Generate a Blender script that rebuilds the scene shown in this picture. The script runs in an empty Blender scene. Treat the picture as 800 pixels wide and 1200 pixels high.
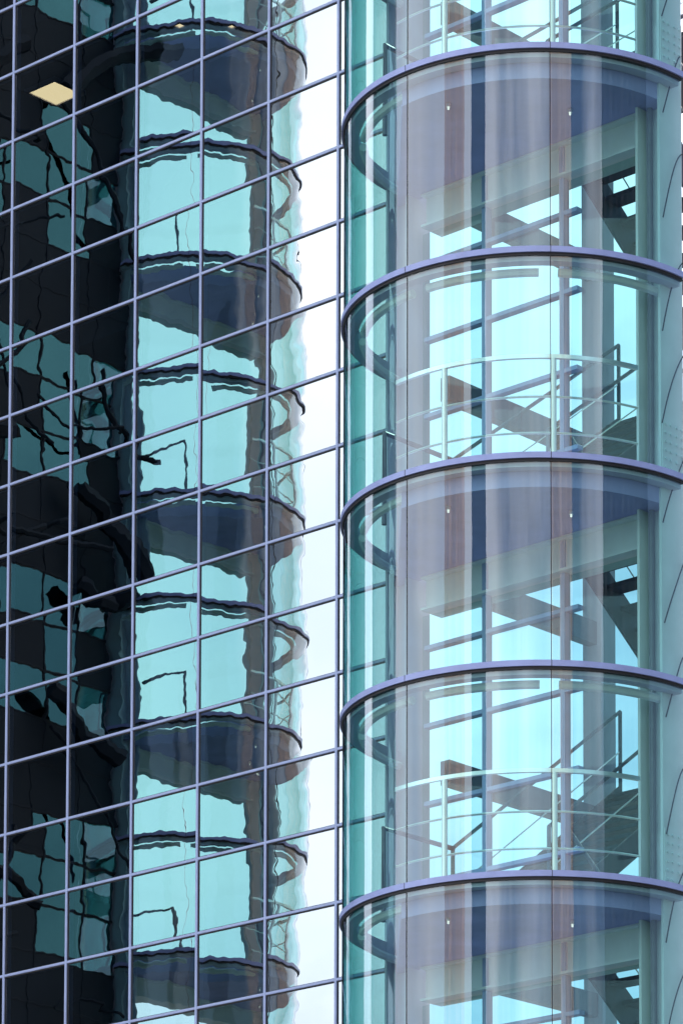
import bpy, math, random
from mathutils import Vector, Matrix
random.seed(7)
R_ = math.radians
scene = bpy.context.scene
C = scene.collection

# ------------------------------------------------------------------ camera
cam_d = bpy.data.cameras.new("camera")
cam = bpy.data.objects.new("camera", cam_d)
C.objects.link(cam)
cam.location = (0, 0, 0)
cam.rotation_euler = (Matrix.Rotation(math.pi / 2 + 0.0939, 4, 'X') @ Matrix.Rotation(0.0027, 4, 'Z')).to_euler()
cam_d.sensor_fit = 'VERTICAL'
cam_d.sensor_height = 36.0
cam_d.lens = 4532.9 / 1200 * 36
cam_d.shift_y = 1143.6 / 1200
cam_d.clip_start = 0.5
cam_d.clip_end = 5000
scene.camera = cam

# ------------------------------------------------------------------ sky, sun, exposure
SUN_EL, SUN_AZ = R_(42), R_(28)              # azimuth from +Y towards +X : behind the building
w = bpy.data.worlds.new("World"); scene.world = w; w.use_nodes = True
nt = w.node_tree; nt.nodes.clear()
def wn(t, **k):
    n = nt.nodes.new(t)
    for a, b in k.items(): setattr(n, a, b)
    return n
sky = wn('ShaderNodeTexSky', sky_type='NISHITA', sun_disc=False, sun_elevation=SUN_EL, sun_rotation=SUN_AZ)
sky.altitude = 100; sky.air_density = 1.0; sky.dust_density = 0.2; sky.ozone_density = 1.4
tc = wn('ShaderNodeTexCoord')
mp = wn('ShaderNodeMapping'); mp.inputs['Scale'].default_value = (1, 1, 1.7); mp.inputs['Location'].default_value = (0.3, 1.1, 0.35)
nz = wn('ShaderNodeTexNoise'); nz.inputs['Scale'].default_value = 2.1; nz.inputs['Detail'].default_value = 7; nz.inputs['Roughness'].default_value = 0.55
rp = wn('ShaderNodeValToRGB'); rp.color_ramp.elements[0].position = 0.42; rp.color_ramp.elements[1].position = 0.64
nz2 = wn('ShaderNodeTexNoise'); nz2.inputs['Scale'].default_value = 5; nz2.inputs['Detail'].default_value = 5
rp2 = wn('ShaderNodeValToRGB')
rp2.color_ramp.elements[0].color = (14.0, 15.6, 18.6, 1); rp2.color_ramp.elements[0].position = .3
rp2.color_ramp.elements[1].color = (19.5, 20.2, 21.3, 1); rp2.color_ramp.elements[1].position = .62
mx = wn('ShaderNodeMix', data_type='RGBA')
bg = wn('ShaderNodeBackground'); bg.inputs['Strength'].default_value = 0.1
wo = wn('ShaderNodeOutputWorld')
L = nt.links.new
L(tc.outputs['Generated'], mp.inputs['Vector']); L(mp.outputs[0], nz.inputs['Vector']); L(mp.outputs[0], nz2.inputs['Vector'])
dt = wn('ShaderNodeVectorMath', operation='DOT_PRODUCT'); dt.inputs[1].default_value = (-.9, -.44, 0)   # the cloud bank stands to the west
L(tc.outputs['Generated'], dt.inputs[0])
bi = wn('ShaderNodeMath', operation='MULTIPLY_ADD'); bi.inputs[1].default_value = .2
L(dt.outputs['Value'], bi.inputs[0]); L(nz.outputs['Fac'], bi.inputs[2])
L(bi.outputs[0], rp.inputs['Fac']); L(nz2.outputs['Fac'], rp2.inputs['Fac'])
L(rp.outputs['Color'], mx.inputs['Factor']); L(sky.outputs['Color'], mx.inputs['A']); L(rp2.outputs['Color'], mx.inputs['B'])
L(mx.outputs['Result'], bg.inputs['Color']); L(bg.outputs[0], wo.inputs['Surface'])
sun_d = bpy.data.lights.new("sun", 'SUN'); sun_d.energy = 5.0; sun_d.angle = R_(0.5); sun_d.color = (1, .93, .84)
sun = bpy.data.objects.new("sun", sun_d); C.objects.link(sun)
sv = Vector((math.sin(SUN_AZ) * math.cos(SUN_EL), math.cos(SUN_AZ) * math.cos(SUN_EL), math.sin(SUN_EL)))
sun.rotation_euler = sv.to_track_quat('Z', 'Y').to_euler(); sun.location = (20, 60, 80)
vs = scene.view_settings
vs.view_transform = 'Standard'; vs.look = 'None'; vs.gamma = 1; vs.use_curve_mapping = False
vs.exposure = 0.55
cy = scene.cycles
cy.max_bounces = 14; cy.glossy_bounces = 8; cy.transparent_max_bounces = 32; cy.transmission_bounces = 8; cy.diffuse_bounces = 4
cy.caustics_reflective = False; cy.caustics_refractive = False; cy.sample_clamp_indirect = 6
cy.use_denoising = True

# ------------------------------------------------------------------ the survey of the place (metres)
AZ = -0.74249
CX, CY_, CZ = 1.94223, 38.81922, 13.66101     # tower axis on the facade plane, level of a landing
RAD, H = 1.95043, 2.09368                     # tower radius, ring spacing (two rings per floor)
PW, PH = 1.04753, 0.84                        # facade panel
U0 = 7.6043                                   # facade column index at the tower axis
ZT = 21.88398 - CZ                            # facade row 0, relative to the landing
dv = Vector((math.cos(AZ), math.sin(AZ), 0)); nv = Vector((math.sin(AZ), -math.cos(AZ), 0))
GROUND = -1.6 - CZ

# ------------------------------------------------------------------ materials
def newmat(name):
    m = bpy.data.materials.new(name); m.use_nodes = True
    t = m.node_tree; t.nodes.clear()
    o = t.nodes.new('ShaderNodeOutputMaterial')
    return m, t, o
def paint(name, col, rough=0.5, metal=0.0, var=0.12, scale=6, spec=0.5):
    m, t, o = newmat(name)
    b = t.nodes.new('ShaderNodeBsdfPrincipled')
    b.inputs['Roughness'].default_value = rough; b.inputs['Metallic'].default_value = metal
    b.inputs['Specular IOR Level'].default_value = spec
    c = t.nodes.new('ShaderNodeTexCoord'); n = t.nodes.new('ShaderNodeTexNoise')
    n.inputs['Scale'].default_value = scale; n.inputs['Detail'].default_value = 6
    r = t.nodes.new('ShaderNodeValToRGB')
    r.color_ramp.elements[0].position = .3; r.color_ramp.elements[1].position = .7
    r.color_ramp.elements[0].color = tuple(x * (1 - var) for x in col) + (1,)
    r.color_ramp.elements[1].color = tuple(min(1, x * (1 + var)) for x in col) + (1,)
    t.links.new(c.outputs['Object'], n.inputs['Vector']); t.links.new(n.outputs['Fac'], r.inputs['Fac'])
    t.links.new(r.outputs['Color'], b.inputs['Base Color']); t.links.new(b.outputs[0], o.inputs['Surface'])
    return m
def wobble(t, cell, k_cell, k_lo, s_lo, k_hi, s_hi):
    """surface normal of real float glass: every pane sits at its own slight angle and rolls gently"""
    N = t.nodes.new; K = t.links.new
    co = N('ShaderNodeTexCoord')
    def noise(scale, k, vec):
        n = N('ShaderNodeTexNoise'); n.inputs['Scale'].default_value = scale; n.inputs['Detail'].default_value = 1.5
        K(vec, n.inputs['Vector'])
        s = N('ShaderNodeVectorMath'); s.operation = 'SUBTRACT'; K(n.outputs['Color'], s.inputs[0]); s.inputs[1].default_value = (.5, .5, .5)
        q = N('ShaderNodeVectorMath'); q.operation = 'SCALE'; K(s.outputs[0], q.inputs[0]); q.inputs['Scale'].default_value = k
        return q.outputs[0]
    def add(a, b):
        q = N('ShaderNodeVectorMath'); q.operation = 'ADD'; K(a, q.inputs[0]); K(b, q.inputs[1]); return q.outputs[0]
    g = N('ShaderNodeNewGeometry')
    vec = co.outputs['Object']
    out = g.outputs['Normal']
    if cell:
        off = N('ShaderNodeVectorMath'); off.operation = 'SUBTRACT'; K(vec, off.inputs[0]); off.inputs[1].default_value = cell[0]
        dvd = N('ShaderNodeVectorMath'); dvd.operation = 'DIVIDE'; K(off.outputs[0], dvd.inputs[0]); dvd.inputs[1].default_value = cell[1]
        fl = N('ShaderNodeVectorMath'); fl.operation = 'FLOOR'; K(dvd.outputs[0], fl.inputs[0])
        wn_ = N('ShaderNodeTexWhiteNoise'); wn_.noise_dimensions = '3D'; K(fl.outputs[0], wn_.inputs['Vector'])
        s = N('ShaderNodeVectorMath'); s.operation = 'SUBTRACT'; K(wn_.outputs['Color'], s.inputs[0]); s.inputs[1].default_value = (.5, .5, .5)
        q = N('ShaderNodeVectorMath'); q.operation = 'SCALE'; K(s.outputs[0], q.inputs[0]); q.inputs['Scale'].default_value = k_cell
        out = add(out, q.outputs[0])
        sh = N('ShaderNodeVectorMath'); sh.operation = 'SCALE'; K(wn_.outputs['Color'], sh.inputs[0]); sh.inputs['Scale'].default_value = 40
        vec = add(vec, sh.outputs[0])
    out = add(out, noise(s_lo, k_lo, vec)); out = add(out, noise(s_hi, k_hi, vec))
    nn = N('ShaderNodeVectorMath'); nn.operation = 'NORMALIZE'; K(out, nn.inputs[0])
    return nn.outputs[0]
def mirror_glass(name, refl, fac, trans):
    m, t, o = newmat(name)
    g = t.nodes.new('ShaderNodeBsdfGlossy'); g.inputs['Color'].default_value = refl + (1,); g.inputs['Roughness'].default_value = 0.0
    t.links.new(wobble(t, ((-U0 * PW, -50, ZT - 60 * PH), (PW, 100, PH)), 0.0060, 0.005, 1.3, 0.0036, 6.0), g.inputs['Normal'])
    tr = t.nodes.new('ShaderNodeBsdfTransparent'); tr.inputs['Color'].default_value = trans + (1,)
    mx = t.nodes.new('ShaderNodeMixShader'); mx.inputs[0].default_value = fac
    t.links.new(tr.outputs[0], mx.inputs[1]); t.links.new(g.outputs[0], mx.inputs[2]); t.links.new(mx.outputs[0], o.inputs['Surface'])
    return m
def clear_glass(name, thin=False):
    m, t, o = newmat(name)
    N = t.nodes.new; K = t.links.new
    nrm = wobble(t, None, 0, 0.016, 0.7, 0.006, 2.5)
    g = N('ShaderNodeBsdfGlossy'); g.inputs['Roughness'].default_value = 0.0; g.inputs['Color'].default_value = (.97, .97, 1, 1)
    K(nrm, g.inputs['Normal'])
    lw = N('ShaderNodeLayerWeight'); lw.inputs['Blend'].default_value = 0.5
    tint = N('ShaderNodeValToRGB')                  # longer way through the tinted sheet at a slant
    e = tint.color_ramp.elements
    e[0].position = 0.0; e[0].color = (.62, .86, .84, 1)
    e[1].position = .97; e[1].color = (.03, .33, .31, 1)
    a = e.new(.45); a.color = (.58, .81, .79, 1)
    b = e.new(.75); b.color = (.30, .74, .70, 1)
    if thin:
        for q, c in ((0, (.62, .85, .84, 1)), (1, (.58, .83, .82, 1))): e[q].color = c
    K(lw.outputs['Facing'], tint.inputs['Fac'])
    e = None
    tr = N('ShaderNodeBsdfTransparent'); K(tint.outputs['Color'], tr.inputs['Color'])
    pw = N('ShaderNodeMath'); pw.operation = 'POWER'; pw.inputs[1].default_value = 3.5
    K(lw.outputs['Facing'], pw.inputs[0])
    ml = N('ShaderNodeMath'); ml.operation = 'MULTIPLY_ADD'; ml.use_clamp = True; ml.inputs[1].default_value = 1.0; ml.inputs[2].default_value = .03 if thin else .10
    K(pw.outputs[0], ml.inputs[0])
    mx = N('ShaderNodeMixShader'); K(ml.outputs[0], mx.inputs[0]); K(tr.outputs[0], mx.inputs[1]); K(g.outputs[0], mx.inputs[2])
    K(mx.outputs[0], o.inputs['Surface'])
    return m
def lamp_mat(name, col, s):
    m, t, o = newmat(name)
    e = t.nodes.new('ShaderNodeEmission'); e.inputs['Color'].default_value = col + (1,); e.inputs['Strength'].default_value = s
    t.links.new(e.outputs[0], o.inputs['Surface']); return m

M_frame = paint('lavender_frame_paint', (.32, .39, .62), .38, var=.06)
M_ring = paint('lavender_ring_paint', (.28, .34, .63), .35, var=.08)
M_gasket = paint('black_gasket', (.012, .012, .016), .6)
M_soffit = paint('lavender_soffit', (.40, .38, .68), .7, var=.16, scale=1.6)
M_steel = paint('pale_grey_steel', (.76, .80, .82), .5, var=.06, scale=3)
M_post = paint('lavender_grey_steel', (.58, .56, .68), .5, var=.06, scale=3)
M_rail = paint('polished_steel', (.90, .91, .92), .3, metal=.85, var=.03)
M_stair = paint('dark_stair_steel', (.075, .07, .10), .55, var=.15)
M_darkbeam = paint('dark_lavender_beam', (.20, .19, .25), .5, var=.1)
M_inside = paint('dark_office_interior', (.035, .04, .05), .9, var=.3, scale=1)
M_mirror = mirror_glass('mirror_facade_glass', (.92, .98, 1.0), .42, (.18, .25, .30))
M_wing = mirror_glass('dark_wing_glass', (.20, .55, .58), .24, (.06, .10, .12))
M_clear = clear_glass('teal_tower_glass')
M_rear = clear_glass('teal_rear_glass', True)
M_cove = paint('pale_cove_strip', (.82, .84, .86), .4, var=.04)
M_warm = lamp_mat('warm_lamp', (1.0, .62, .30), 4.6)
M_spot = lamp_mat('spot_lamp', (1.0, .97, .92), .8)
M_stone = paint('pale_stone', (.32, .31, .30), .8)
M_ground = paint('grey_paving', (.13, .128, .125), .9, var=.15, scale=.8)
M_pink = paint('pink_concrete', (.84, .64, .54), .85, var=.15, scale=.3)
M_cream = paint('cream_concrete', (.85, .69, .60), .85, var=.15, scale=.3)
M_slate = paint('slate_cladding', (.005, .013, .024), .6, var=.3, scale=.3, spec=.2)
M_link = paint('dark_teal_glass', (.012, .10, .11), .15, var=.1)
M_tone_line = paint('slate_tone_line', (.16, .18, .20), .4)
M_pwin = paint('tinted_window', (.62, .50, .46), .4)
M_win = paint('dark_window_glass', (.02, .025, .035), .08)

# ------------------------------------------------------------------ mesh helpers
class MB:
    def __init__(s): s.v = []; s.f = []
    def box(s, x0, x1, y0, y1, z0, z1):
        b = len(s.v)
        s.v += [(x, y, z) for z in (z0, z1) for y in (y0, y1) for x in (x0, x1)]
        s.f += [tuple(b + i for i in q) for q in ((0, 2, 3, 1), (4, 5, 7, 6), (0, 1, 5, 4), (2, 6, 7, 3), (0, 4, 6, 2), (1, 3, 7, 5))]
        return s
    def quad(s, a, b, c, d):
        k = len(s.v); s.v += [a, b, c, d]; s.f.append((k, k + 1, k + 2, k + 3)); return s
    def prism(s, poly, axis, lo, hi):
        """polygon in two axes extruded along the third (axis 'x' : poly = (y, z))"""
        k = len(s.v); n = len(poly)
        for q in (lo, hi):
            for a, b in poly:
                s.v.append({'x': (q, a, b), 'y': (a, q, b), 'z': (a, b, q)}[axis])
        s.f.append(tuple(k + i for i in range(n))[::-1]); s.f.append(tuple(k + n + i for i in range(n)))
        for i in range(n):
            j = (i + 1) % n; s.f.append((k + i, k + j, k + n + j, k + n + i))
        return s
    def tube(s, pts, r, n=8, closed=False):
        pts = [Vector(p) for p in pts]; k = len(s.v); m = len(pts)
        for i, p in enumerate(pts):
            t = (pts[min(i + 1, m - 1)] - pts[max(i - 1, 0)]).normalized()
            up = Vector((0, 0, 1)) if abs(t.z) < .95 else Vector((1, 0, 0))
            a = t.cross(up).normalized(); b = a.cross(t).normalized()
            for q in range(n):
                an = 2 * math.pi * q / n
                s.v.append(tuple(p + a * (r * math.cos(an)) + b * (r * math.sin(an))))
        for i in range(m - 1):
            for q in range(n):
                q2 = (q + 1) % n
                s.f.append((k + i * n + q, k + i * n + q2, k + (i + 1) * n + q2, k + (i + 1) * n + q))
        s.f.append(tuple(k + q for q in range(n))[::-1]); s.f.append(tuple(k + (m - 1) * n + q for q in range(n)))
        return s
    def arc(s, prof, a0, a1, n):
        """closed (radius, z) profile swept around the tower axis; angle measured from straight out of the facade"""
        k = len(s.v); m = len(prof)
        for i in range(n + 1):
            a = a0 + (a1 - a0) * i / n
            for r, z in prof: s.v.append((r * math.sin(a), -r * math.cos(a), z))
        for i in range(n):
            for q in range(m):
                q2 = (q + 1) % m
                s.f.append((k + i * m + q, k + i * m + q2, k + (i + 1) * m + q2, k + (i + 1) * m + q))
        s.f.append(tuple(k + q for q in range(m))); s.f.append(tuple(k + n * m + q for q in range(m))[::-1])
        return s
    def sheet(s, r, a0, a1, z0, z1, n):
        k = len(s.v)
        for i in range(n + 1):
            a = a0 + (a1 - a0) * i / n
            s.v += [(r * math.sin(a), -r * math.cos(a), z0), (r * math.sin(a), -r * math.cos(a), z1)]
        for i in range(n): s.f.append((k + 2 * i, k + 2 * i + 2, k + 2 * i + 3, k + 2 * i + 1))
        return s
    def build(s, name, mat, parent=None, smooth=False, bevel=0):
        me = bpy.data.meshes.new(name); me.from_pydata(s.v, [], s.f); me.update()
        me.materials.append(mat)
        if smooth:
            me.polygons.foreach_set('use_smooth', [True] * len(me.polygons))
            try: me.set_sharp_from_angle(angle=R_(35))
            except Exception: pass
        o = bpy.data.objects.new(name, me); C.objects.link(o)
        if parent: o.parent = parent
        if bevel:
            b = o.modifiers.new('bevel', 'BEVEL'); b.width = bevel; b.segments = 2; b.limit_method = 'ANGLE'
        return o
def thing(name, label, cat, loc=(0, 0, 0), rz=0.0, group=None):
    o = bpy.data.objects.new(name, None); C.objects.link(o)
    o.location = loc; o.rotation_euler = (0, 0, rz); o['label'] = label; o['category'] = cat
    if group: o['group'] = group
    return o
def tag(o, label=None, cat=None, group=None, kind=None):
    if label: o['label'] = label
    if cat: o['category'] = cat
    if group: o['group'] = group
    if kind: o['kind'] = kind
    return o

# ------------------------------------------------------------------ setting
g = MB().box(-1500, 1500, -1500, 1500, -2.6, -1.6).build('ground', M_ground); tag(g, kind='structure')

# ------------------------------------------------------------------ curtain wall   (local x along the facade, -y out of it, z from the landing)
def ux(i): return (i - U0) * PW
def zr(j): return ZT - j * PH
def curtain_wall(root, i0, i1, j0, j1, xend, single, zbase, glass, frame=None, dark=lambda i, j: False):
    x0 = ux(i0)
    frame = frame or M_frame
    rest = MB(); npane = 0; spm = MB()
    for i in range(i0, i1):
        a = ux(i) + .022; b = min(ux(i + 1), xend) - .022
        for j in range(j0, j1):
            if zr(j) < zbase: continue
            zt, zb = zr(j) - .022, zr(j + 1) + .022
            q = ((a, 0, zb), (b, 0, zb), (b, 0, zt), (a, 0, zt))
            if single(i, j):
                MB().quad(*q).build('window_pane', glass, root); npane += 1
            elif dark(i, j): spm.box(a, b, -.01, .05, zb, zt)
            else: rest.quad(*q)
    if rest.f:
        o = rest.build('window_pane', glass, root)
        if npane: o['kind'] = 'stuff'
    if spm.f: spm.build('spandrel_dark_fill', M_slate, root)
    zt, zb = zr(j0), zr(j1)
    for i in range(i0, i1 + 1):
        x = ux(i)
        if x > xend: continue
        m = MB().box(x - .017, x + .017, -.022, .09, zb, zt).build('mullion', frame, root, bevel=.006)
        MB().box(x - .026, x + .026, -.008, .02, zb, zt).build('gasket', M_gasket, m)
    for j in range(j0, j1 + 1):
        z = zr(j)
        m = MB().box(x0, xend, -.019, .088, z - .016, z + .016).build('transom', frame, root, bevel=.006)
        MB().box(x0, xend, -.009, .021, z - .028, z + .022).build('gasket', M_gasket, m)
    return zb, zt

XE = ux(5) + .735 * PW                        # the facade ends at the tower's left column
facade = thing('curtain_wall', 'mirrored glass curtain wall with lavender grid frames beside the round stair tower', 'glass facade', (CX, CY_, CZ), AZ)
zb, zt = curtain_wall(facade, -4, 6, -5, 19, XE, lambda i, j: 0 <= i <= 5 and (1 if i > 2 else 0) + (1 if i > 4 else 0) - 1 <= j <= 14 + (i + 1) // 2 and (i < 5 or 2 <= j <= 15), -99, M_mirror)
x0 = ux(-4)
fl = []
xr, yr = x0, 5.6                               # the wedge: front line, rear line from the prow backwards
plan = [(x0, .12), (XE - .10, .12), (XE - .10, .30), (x0, yr)]
ZCEIL = 7.97
for k in range(-4, 2):
    z = k * 2 * H + ZCEIL
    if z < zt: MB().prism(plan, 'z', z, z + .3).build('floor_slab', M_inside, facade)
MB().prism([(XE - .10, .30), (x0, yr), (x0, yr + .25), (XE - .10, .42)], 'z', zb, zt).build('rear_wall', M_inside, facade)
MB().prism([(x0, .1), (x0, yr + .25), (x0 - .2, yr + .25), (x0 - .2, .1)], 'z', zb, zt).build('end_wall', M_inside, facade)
pl2 = [(x0 - .2, -.02), (XE - .1, -.02), (XE - .1, .42), (x0 - .2, yr + .25)]
MB().prism(pl2, 'z', GROUND, zb - .03).build('base_wall', M_stone, facade)
MB().prism(pl2, 'z', zt + .03, zt + .5).build('parapet', M_frame, facade)

# ------------------------------------------------------------------ stair tower
K0, K1 = -5, 5
GA = [R_(a) for a in (-90, -45, 0, 45, 90)]
def stair_tower(root):
    for k in range(K0, K1 + 1):
        z = k * H
        slab = k % 2 == 0
        rg = MB().arc([(RAD - .02, z - .030), (RAD + .032, z - .030), (RAD + .032, z + .030), (RAD - .02, z + .030)], -math.pi / 2, math.pi / 2, 96).build('ring_beam', M_ring, root, True)
        MB().arc([(RAD - .03, z - .058), (RAD + .012, z - .058), (RAD + .012, z - .0302), (RAD - .03, z - .0302)], -math.pi / 2, math.pi / 2, 96).build('gasket', M_gasket, rg, True)
        MB().arc([(RAD - .15, z - .10), (RAD - .03, z - .10), (RAD - .03, z + .03), (RAD - .15, z + .03)], -math.pi / 2, math.pi / 2, 96).build('inner_flange', M_post, rg, True)
        if k < K1:
            for a, b in zip(GA[:-1], GA[1:]):
                MB().sheet(RAD, a + .003, b - .003, z + .028, z + H - .056, 28).build('glass_panel', M_clear, root, True)
        if k < K1:
            for a in GA[1:-1]:
                MB().arc([(RAD - .012, z + .036), (RAD + .004, z + .036), (RAD + .004, z + H - .063), (RAD - .012, z + H - .063)], a - .0016, a + .0016, 1).build('glass_joint', M_gasket, root)
        for a in GA[1:-1]:
            MB().arc([(RAD + .02, z - .031), (RAD + .0335, z - .031), (RAD + .0335, z + .0312), (RAD + .02, z + .0312)], a - .0016, a + .0016, 1).build('joint', M_gasket, rg)
        for a, b in zip(GA[:-1], GA[1:]):
            if slab or k % 2:
                c = R_(3.2)
                MB().arc([(RAD - .20 + .045 * math.cos(t), z - .15 + .045 * math.sin(t)) for t in [i * math.pi / 4 for i in range(8)]], a + c, b - c, 24).build('cove_strip', M_cove, root, True)
        if slab:
            pts = [((RAD - .155) * math.sin(t), -(RAD - .155) * math.cos(t)) for t in [R_(-7 + 97 * i / 64) for i in range(65)]] + [(-1.87, 0.0)]
            MB().prism(pts, 'z', z - .26, z + .0).build('floor_slab', M_soffit, root)
            MB().box(-1.46, 1.46, .0, .16, z - .60, z - .27).box(-1.46, 1.46, -.09, .25, z - .625, z - .60).box(-1.46, 1.46, -.09, .25, z - .285, z - .262).build('edge_beam', M_steel, root)
            for (x, y) in ((.17, -1.52), (1.0, -.60)):
                fx = MB().tube([(x, y, z - .262), (x, y, z - .30)], .022, 10).build('spot_fitting', M_rail, root)
                MB().tube([(x, y, z - .30), (x, y, z - .325)], .010, 10).build('lamp', M_spot, fx)
            # curved guard rail
            rr = 1.76
            gr = MB().arc([(rr - .02, z + 1.06), (rr + .02, z + 1.06), (rr + .02, z + 1.10), (rr - .02, z + 1.10)], R_(-11), R_(76), 60).build('railing', M_rail, root, True)
            for h in (.30, .67):
                MB().arc([(rr + .012 * math.cos(t), z + h + .012 * math.sin(t)) for t in [i * math.pi / 3 for i in range(6)]], R_(-11), R_(76), 60).build('rail_bar', M_rail, gr, True)
            for p in (-105.5, -69, -32.5, 4, 40.5):
                a = R_(p + 42.5)
                if a > R_(78) or a < R_(-12): continue
                x, y = rr * math.sin(a), -rr * math.cos(a)
                MB().tube([(x, y, z), (x, y, z + 1.06)], .03, 10).build('rail_post', M_rail, gr, True)
        if slab and k < K1:                   # glazing of the flat rear side, landing to landing
            z2 = min(z + 2 * H - .64, K1 * H)
            MB().quad((-1.55, .045, z + .02), (1.5, .045, z + .02), (1.5, .045, z2), (-1.55, .045, z2)).build('rear_pane', M_rear, root)
        # horizontal beam running back along the shaft
        MB().box(-1.485, -1.36, .26, 2.75, z - .34, z - .08).build('shaft_beam', M_darkbeam, root)
    z0, z1 = GROUND, K1 * H
    # corner columns (H sections) and the slimmer intermediate post
    def hcol(x, wd, dp, tf, mat):
        m = MB()
        m.box(x - wd / 2, x - wd / 2 + tf, -dp / 2, dp / 2, z0, z1).box(x + wd / 2 - tf, x + wd / 2, -dp / 2, dp / 2, z0, z1).box(x - wd / 2 + tf, x + wd / 2 - tf, -.012, .012, z0, z1)
        return m.build('column', mat, root)
    hcol(-1.72, .31, .36, .03, M_post)
    cr = hcol(1.66, .31, .36, .03, M_steel)
    MB().box(-1.56, -1.30, 2.75, 3.0, z0, z1).build('post', M_post, root)
    for k in (-2, 0, 2, 4):                   # bolted splices above every landing
        sp = MB()
        z = k * H
        sp.box(1.817, 1.829, -.17, .17, z + .06, z + .62)
        sp.box(1.56, 1.77, -.026, -.013, z + .06, z + .62)
        for r in range(6):
            for y in (-.13, -.05, .05, .13):
                sp.tube([(1.829, y, z + .11 + .09 * r), (1.847, y, z + .11 + .09 * r)], .016, 6)
            for x in (1.60, 1.68): sp.tube([(x, -.026, z + .11 + .09 * r), (x, -.044, z + .11 + .09 * r)], .016, 6)
        sp.build('splice_plate', M_steel, cr)
    MB().tube([(1.60, -.062, z0), (1.60, -.062, z1)], .030, 10).build('tone_line', M_tone_line, root, True)  # made-up tubes, added to put dark tonal lines into the column recess
    MB().tube([(1.715, -.05, z0), (1.715, -.05, z1)], .016, 8).build('tone_line', M_darkbeam, root, True)
    for q in range(2 * K0, 2 * K1):           # thin dark tubes standing in for curved reflections on the outer flange
        z = q * H / 2 + .28
        dz = .05 * math.sin(q * 2.3)
        pts = [(1.835 + .01 * math.sin(3 * t), .17 - .34 * t ** 1.5 + .02 * math.sin(q + 4 * t), z + dz - .75 * t ** 2.2 * (1 + .1 * math.sin(q))) for t in [i / 14 for i in range(15)]]
        MB().tube(pts, .007, 6).build('reflected_line', M_gasket, root, True)
    # the facade grid carried on through the open side of the tower
    for i in (7, 8):
        MB().box(ux(i) - .03, ux(i) + .03, -.03, .07, K0 * H, z1).build('mullion', M_frame, root, bevel=.006)
    for j in range(-2, 22):
        if K0 * H < zr(j) < z1: MB().box(-1.47, .62, -.026, .066, zr(j) - .024, zr(j) + .024).build('transom', M_frame, root, bevel=.006)
    # switchback stair in the shaft behind
    n = 12; run, rise = .235, H / 12
    for k in range(K0, K1):
        z = k * H
        up = k % 2 == 0                       # even: climbs away from the landing; odd: climbs back to the next landing
        xa, xb = (-1.2, .12) if up else (.30, 1.40)
        ya, yb = (.12, .12 + run * n)
        m = MB()
        def P(s): return (ya + s * run, z + s * rise) if up else (yb - s * run, z + s * rise)
        fl_ = MB()
        for s in range(n):
            y, zz = P(s); y2, _ = P(s + 1); lo, hi = min(y, y2), max(y, y2)
            fl_.box(xa + .03, xb - .03, lo - .02, hi - .02, zz + rise - .045, zz + rise)
        st = fl_.build('stair_flight', M_stair, root)
        for x in (xa, xb - .03):
            a, b = P(0), P(n)
            MB().prism([(a[0], a[1] - (.12 if up else .26)), (b[0], b[1] - (.12 if up else .26)), (b[0], b[1] + .17), (a[0], a[1] + .17)], 'x', x, x + .03).build('stringer', M_stair, st)
        for x in (xa + .01, xb - .01):
            a, b = P(0), P(n)
            MB().tube([(x, a[0], a[1] + 1.0), (x, b[0], b[1] + 1.0)], .021, 8).tube([(x, a[0], a[1] + 1.0), (x, a[0], a[1] + .02)], .022, 8).tube([(x, b[0], b[1] + 1.0), (x, b[0], b[1] + .02)], .022, 8).build('handrail', M_darkbeam, st)
            MB().tube([(x, a[0], a[1] + .55), (x, b[0], b[1] + .55)], .008, 6).build('rail_bar', M_rail, st)
        if up:
            MB().tube([(-1.2, .12, z + 1.0), (-1.2, -.95, z + 1.0), (-1.2, -.95, z + .02)], .028, 8).build('railing', M_darkbeam, root)
            MB().box(-1.2, 1.40, yb, yb + 1.1, z + H - .14, z + H).build('half_landing', M_stair, root)
            lr = MB().tube([(-1.18, yb + 1.08, z + H + 1.0), (1.39, yb + 1.08, z + H + 1.0)], .026, 8)
            for x in (-1.18, .2, 1.39): lr.tube([(x, yb + 1.08, z + H), (x, yb + 1.08, z + H + 1.0)], .02, 8)
            lr.build('railing', M_darkbeam, root)
        else:
            pass
tower = thing('stair_tower', 'half-round clear glass stair tower with lavender rings, landings and curved railings', 'stair tower', (CX, CY_, CZ), AZ)
stair_tower(tower)

# ------------------------------------------------------------------ the opposite wing and its twin tower (they show in the mirrored facade)
TU, TW, TZ = -23.1, 18.3, 23.9
tp = Vector((CX, CY_, 0)) + dv * TU + nv * TW
def copy_tree(o, parent=None, skip=('-',)):
    c = o.copy(); C.objects.link(c); c.parent = parent
    for ch in o.children:
        if not ch.name.startswith(skip): copy_tree(ch, c, skip)
    return c
twin = copy_tree(tower, None, ('stair_flight', 'transom', 'mullion'))   # its stair hides behind the wing
twin['label'] = 'second glass stair tower, the one mirrored wavily in the dark panes at left'
twin.location = (tp.x, tp.y, TZ)
rzt = math.atan2(-nv.y, -nv.x)
twin.rotation_euler = (0, 0, rzt); twin.scale = (-1, 1, 1)
wing = thing('curtain_wall', 'dark mirrored glass wing opposite, seen only as reflection in the facade', 'glass facade', (tp.x, tp.y, TZ), rzt)
wing.scale = (-1, 1, 1)
wzb, wzt = curtain_wall(wing, 0, 6, -10, 26, XE, lambda i, j: False, -99, M_wing, M_slate, lambda i, j: j % 5 in (0, 1) or (i * 7 + j * 13 + i * j * 5) % 11 < 4)  # spandrel rows, plus scattered slate panels added to darken the reflection irregularly
rb = random.Random(11)
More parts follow.
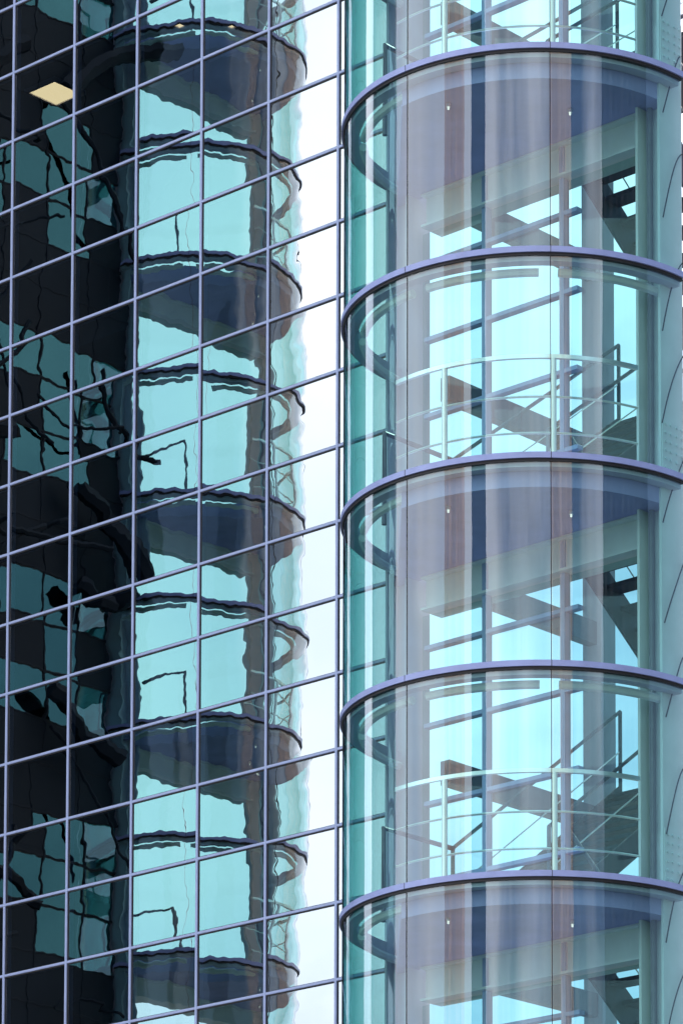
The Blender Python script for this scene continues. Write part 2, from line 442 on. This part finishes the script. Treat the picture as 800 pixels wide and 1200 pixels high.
for q in range(46):  # made-up dark struts, added to break the wing's reflection into jagged shapes
    x, z = rb.uniform(ux(0), XE), rb.uniform(wzb, wzt); a = rb.choice((-1, 1)) * rb.uniform(.25, 1.1); ln = rb.uniform(.8, 3.2)
    pts = [(x + ln * (t - .5) * math.cos(a), -.35 - .5 * rb.random() * t, z + ln * (t - .5) * math.sin(a) + .35 * math.sin(t * 3 + q)) for t in [i / 8 for i in range(9)]]
    MB().tube(pts, rb.choice((.03, .05, .09, .16)), 6).build('reflection_clutter', M_slate, wing, True)
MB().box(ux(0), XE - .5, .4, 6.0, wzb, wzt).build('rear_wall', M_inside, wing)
MB().box(ux(0), XE - .5, .0, 6.0, -1.6 - TZ, wzb - .03).build('base_wall', M_stone, wing)

link = thing('link_building', 'dark teal glass block in the inner corner, a streak in the round glass', 'building', (CX, CY_, CZ), AZ)
MB().box(-28, -23.2, -5.0, 3, GROUND, 26).build('wall', M_link, link)
lm = MB()
for k in range(-6, 13): lm.box(-23.2, -23.14, -4.9, 2.9, k * H + .3, k * H + .5)
lm.build('floor_band', M_slate, link)

# ------------------------------------------------------------------ the city behind the photographer (mirrored in the round glass)
def block(label, name, alpha, D, wd, dp, h, wall, win, bays, grp='city towers behind the photographer'):
    a = R_(alpha)
    px, py = CX + D * math.sin(a), CY_ - D * math.cos(a)
    t = thing(name, label, 'building', (px, py, -1.6), a, grp)
    MB().box(-wd / 2, wd / 2, -dp / 2, dp / 2, 0, h).build('wall', wall, t)
    MB().box(-wd / 2 - .3, wd / 2 + .3, -dp / 2 - .3, dp / 2 + .3, h, h + 1.5).build('roof', wall, t)
    s = wd / bays
    for i in range(bays):
        x = -wd / 2 + s * (i + .5)
        ww = (.16, .27, .10, .22, .13)[i % 5]
        MB().box(x - s * ww, x + s * ww, dp / 2 - .1, dp / 2 + .03, 4, h - 2).build('window_strip', win, t)
        MB().box(x + s * .42, x + s * .58, dp / 2, dp / 2 + .6, 0, h).build('pilaster', wall, t)
block('pink concrete office tower reflected in the round glass', 'office_tower', -50, 60, 12, 10, 64, M_pink, M_pwin, 3)
block('narrow slate tower reflected in the round glass', 'office_tower', -35, 95, 13, 14, 90, M_slate, M_win, 4)
block('cream concrete tower reflected in the round glass', 'office_tower', 13, 105, 24, 16, 95, M_cream, M_pwin, 4)
block('wide dark slate tower reflected in the round glass', 'office_tower', 54, 70, 32, 20, 62, M_slate, M_win, 8)

# ------------------------------------------------------------------ warm ceiling lamps inside the offices
def ceiling_light(x, y, z, sx, sy, label):
    t = thing('ceiling_light', label, 'ceiling light', tuple(Vector((CX, CY_, CZ)) + dv * x - nv * y + Vector((0, 0, z))), AZ, 'warm office ceiling lights')
    f = MB()
    f.box(-sx / 2 - .04, sx / 2 + .04, -sy / 2 - .04, -sy / 2, -.05, 0).box(-sx / 2 - .04, sx / 2 + .04, sy / 2, sy / 2 + .04, -.05, 0)
    f.box(-sx / 2 - .04, -sx / 2, -sy / 2, sy / 2, -.05, 0).box(sx / 2, sx / 2 + .04, -sy / 2, sy / 2, -.05, 0)
    f.build('frame', M_post, t)
    MB().box(-sx / 2, sx / 2, -sy / 2, sy / 2, -.035, -.012).build('diffuser', M_warm, t)

ceiling_light(-8.84, 1.48, ZCEIL, .46, .46, 'large square warm ceiling panel glowing behind the upper left panes')
ceiling_light(-6.45, 1.25, ZCEIL, .09, .09, 'small warm ceiling lamp, left of the two tiny ones near the top edge')
ceiling_light(-6.01, 1.68, ZCEIL, .07, .07, 'small warm ceiling lamp, right of the two tiny ones near the top edge')
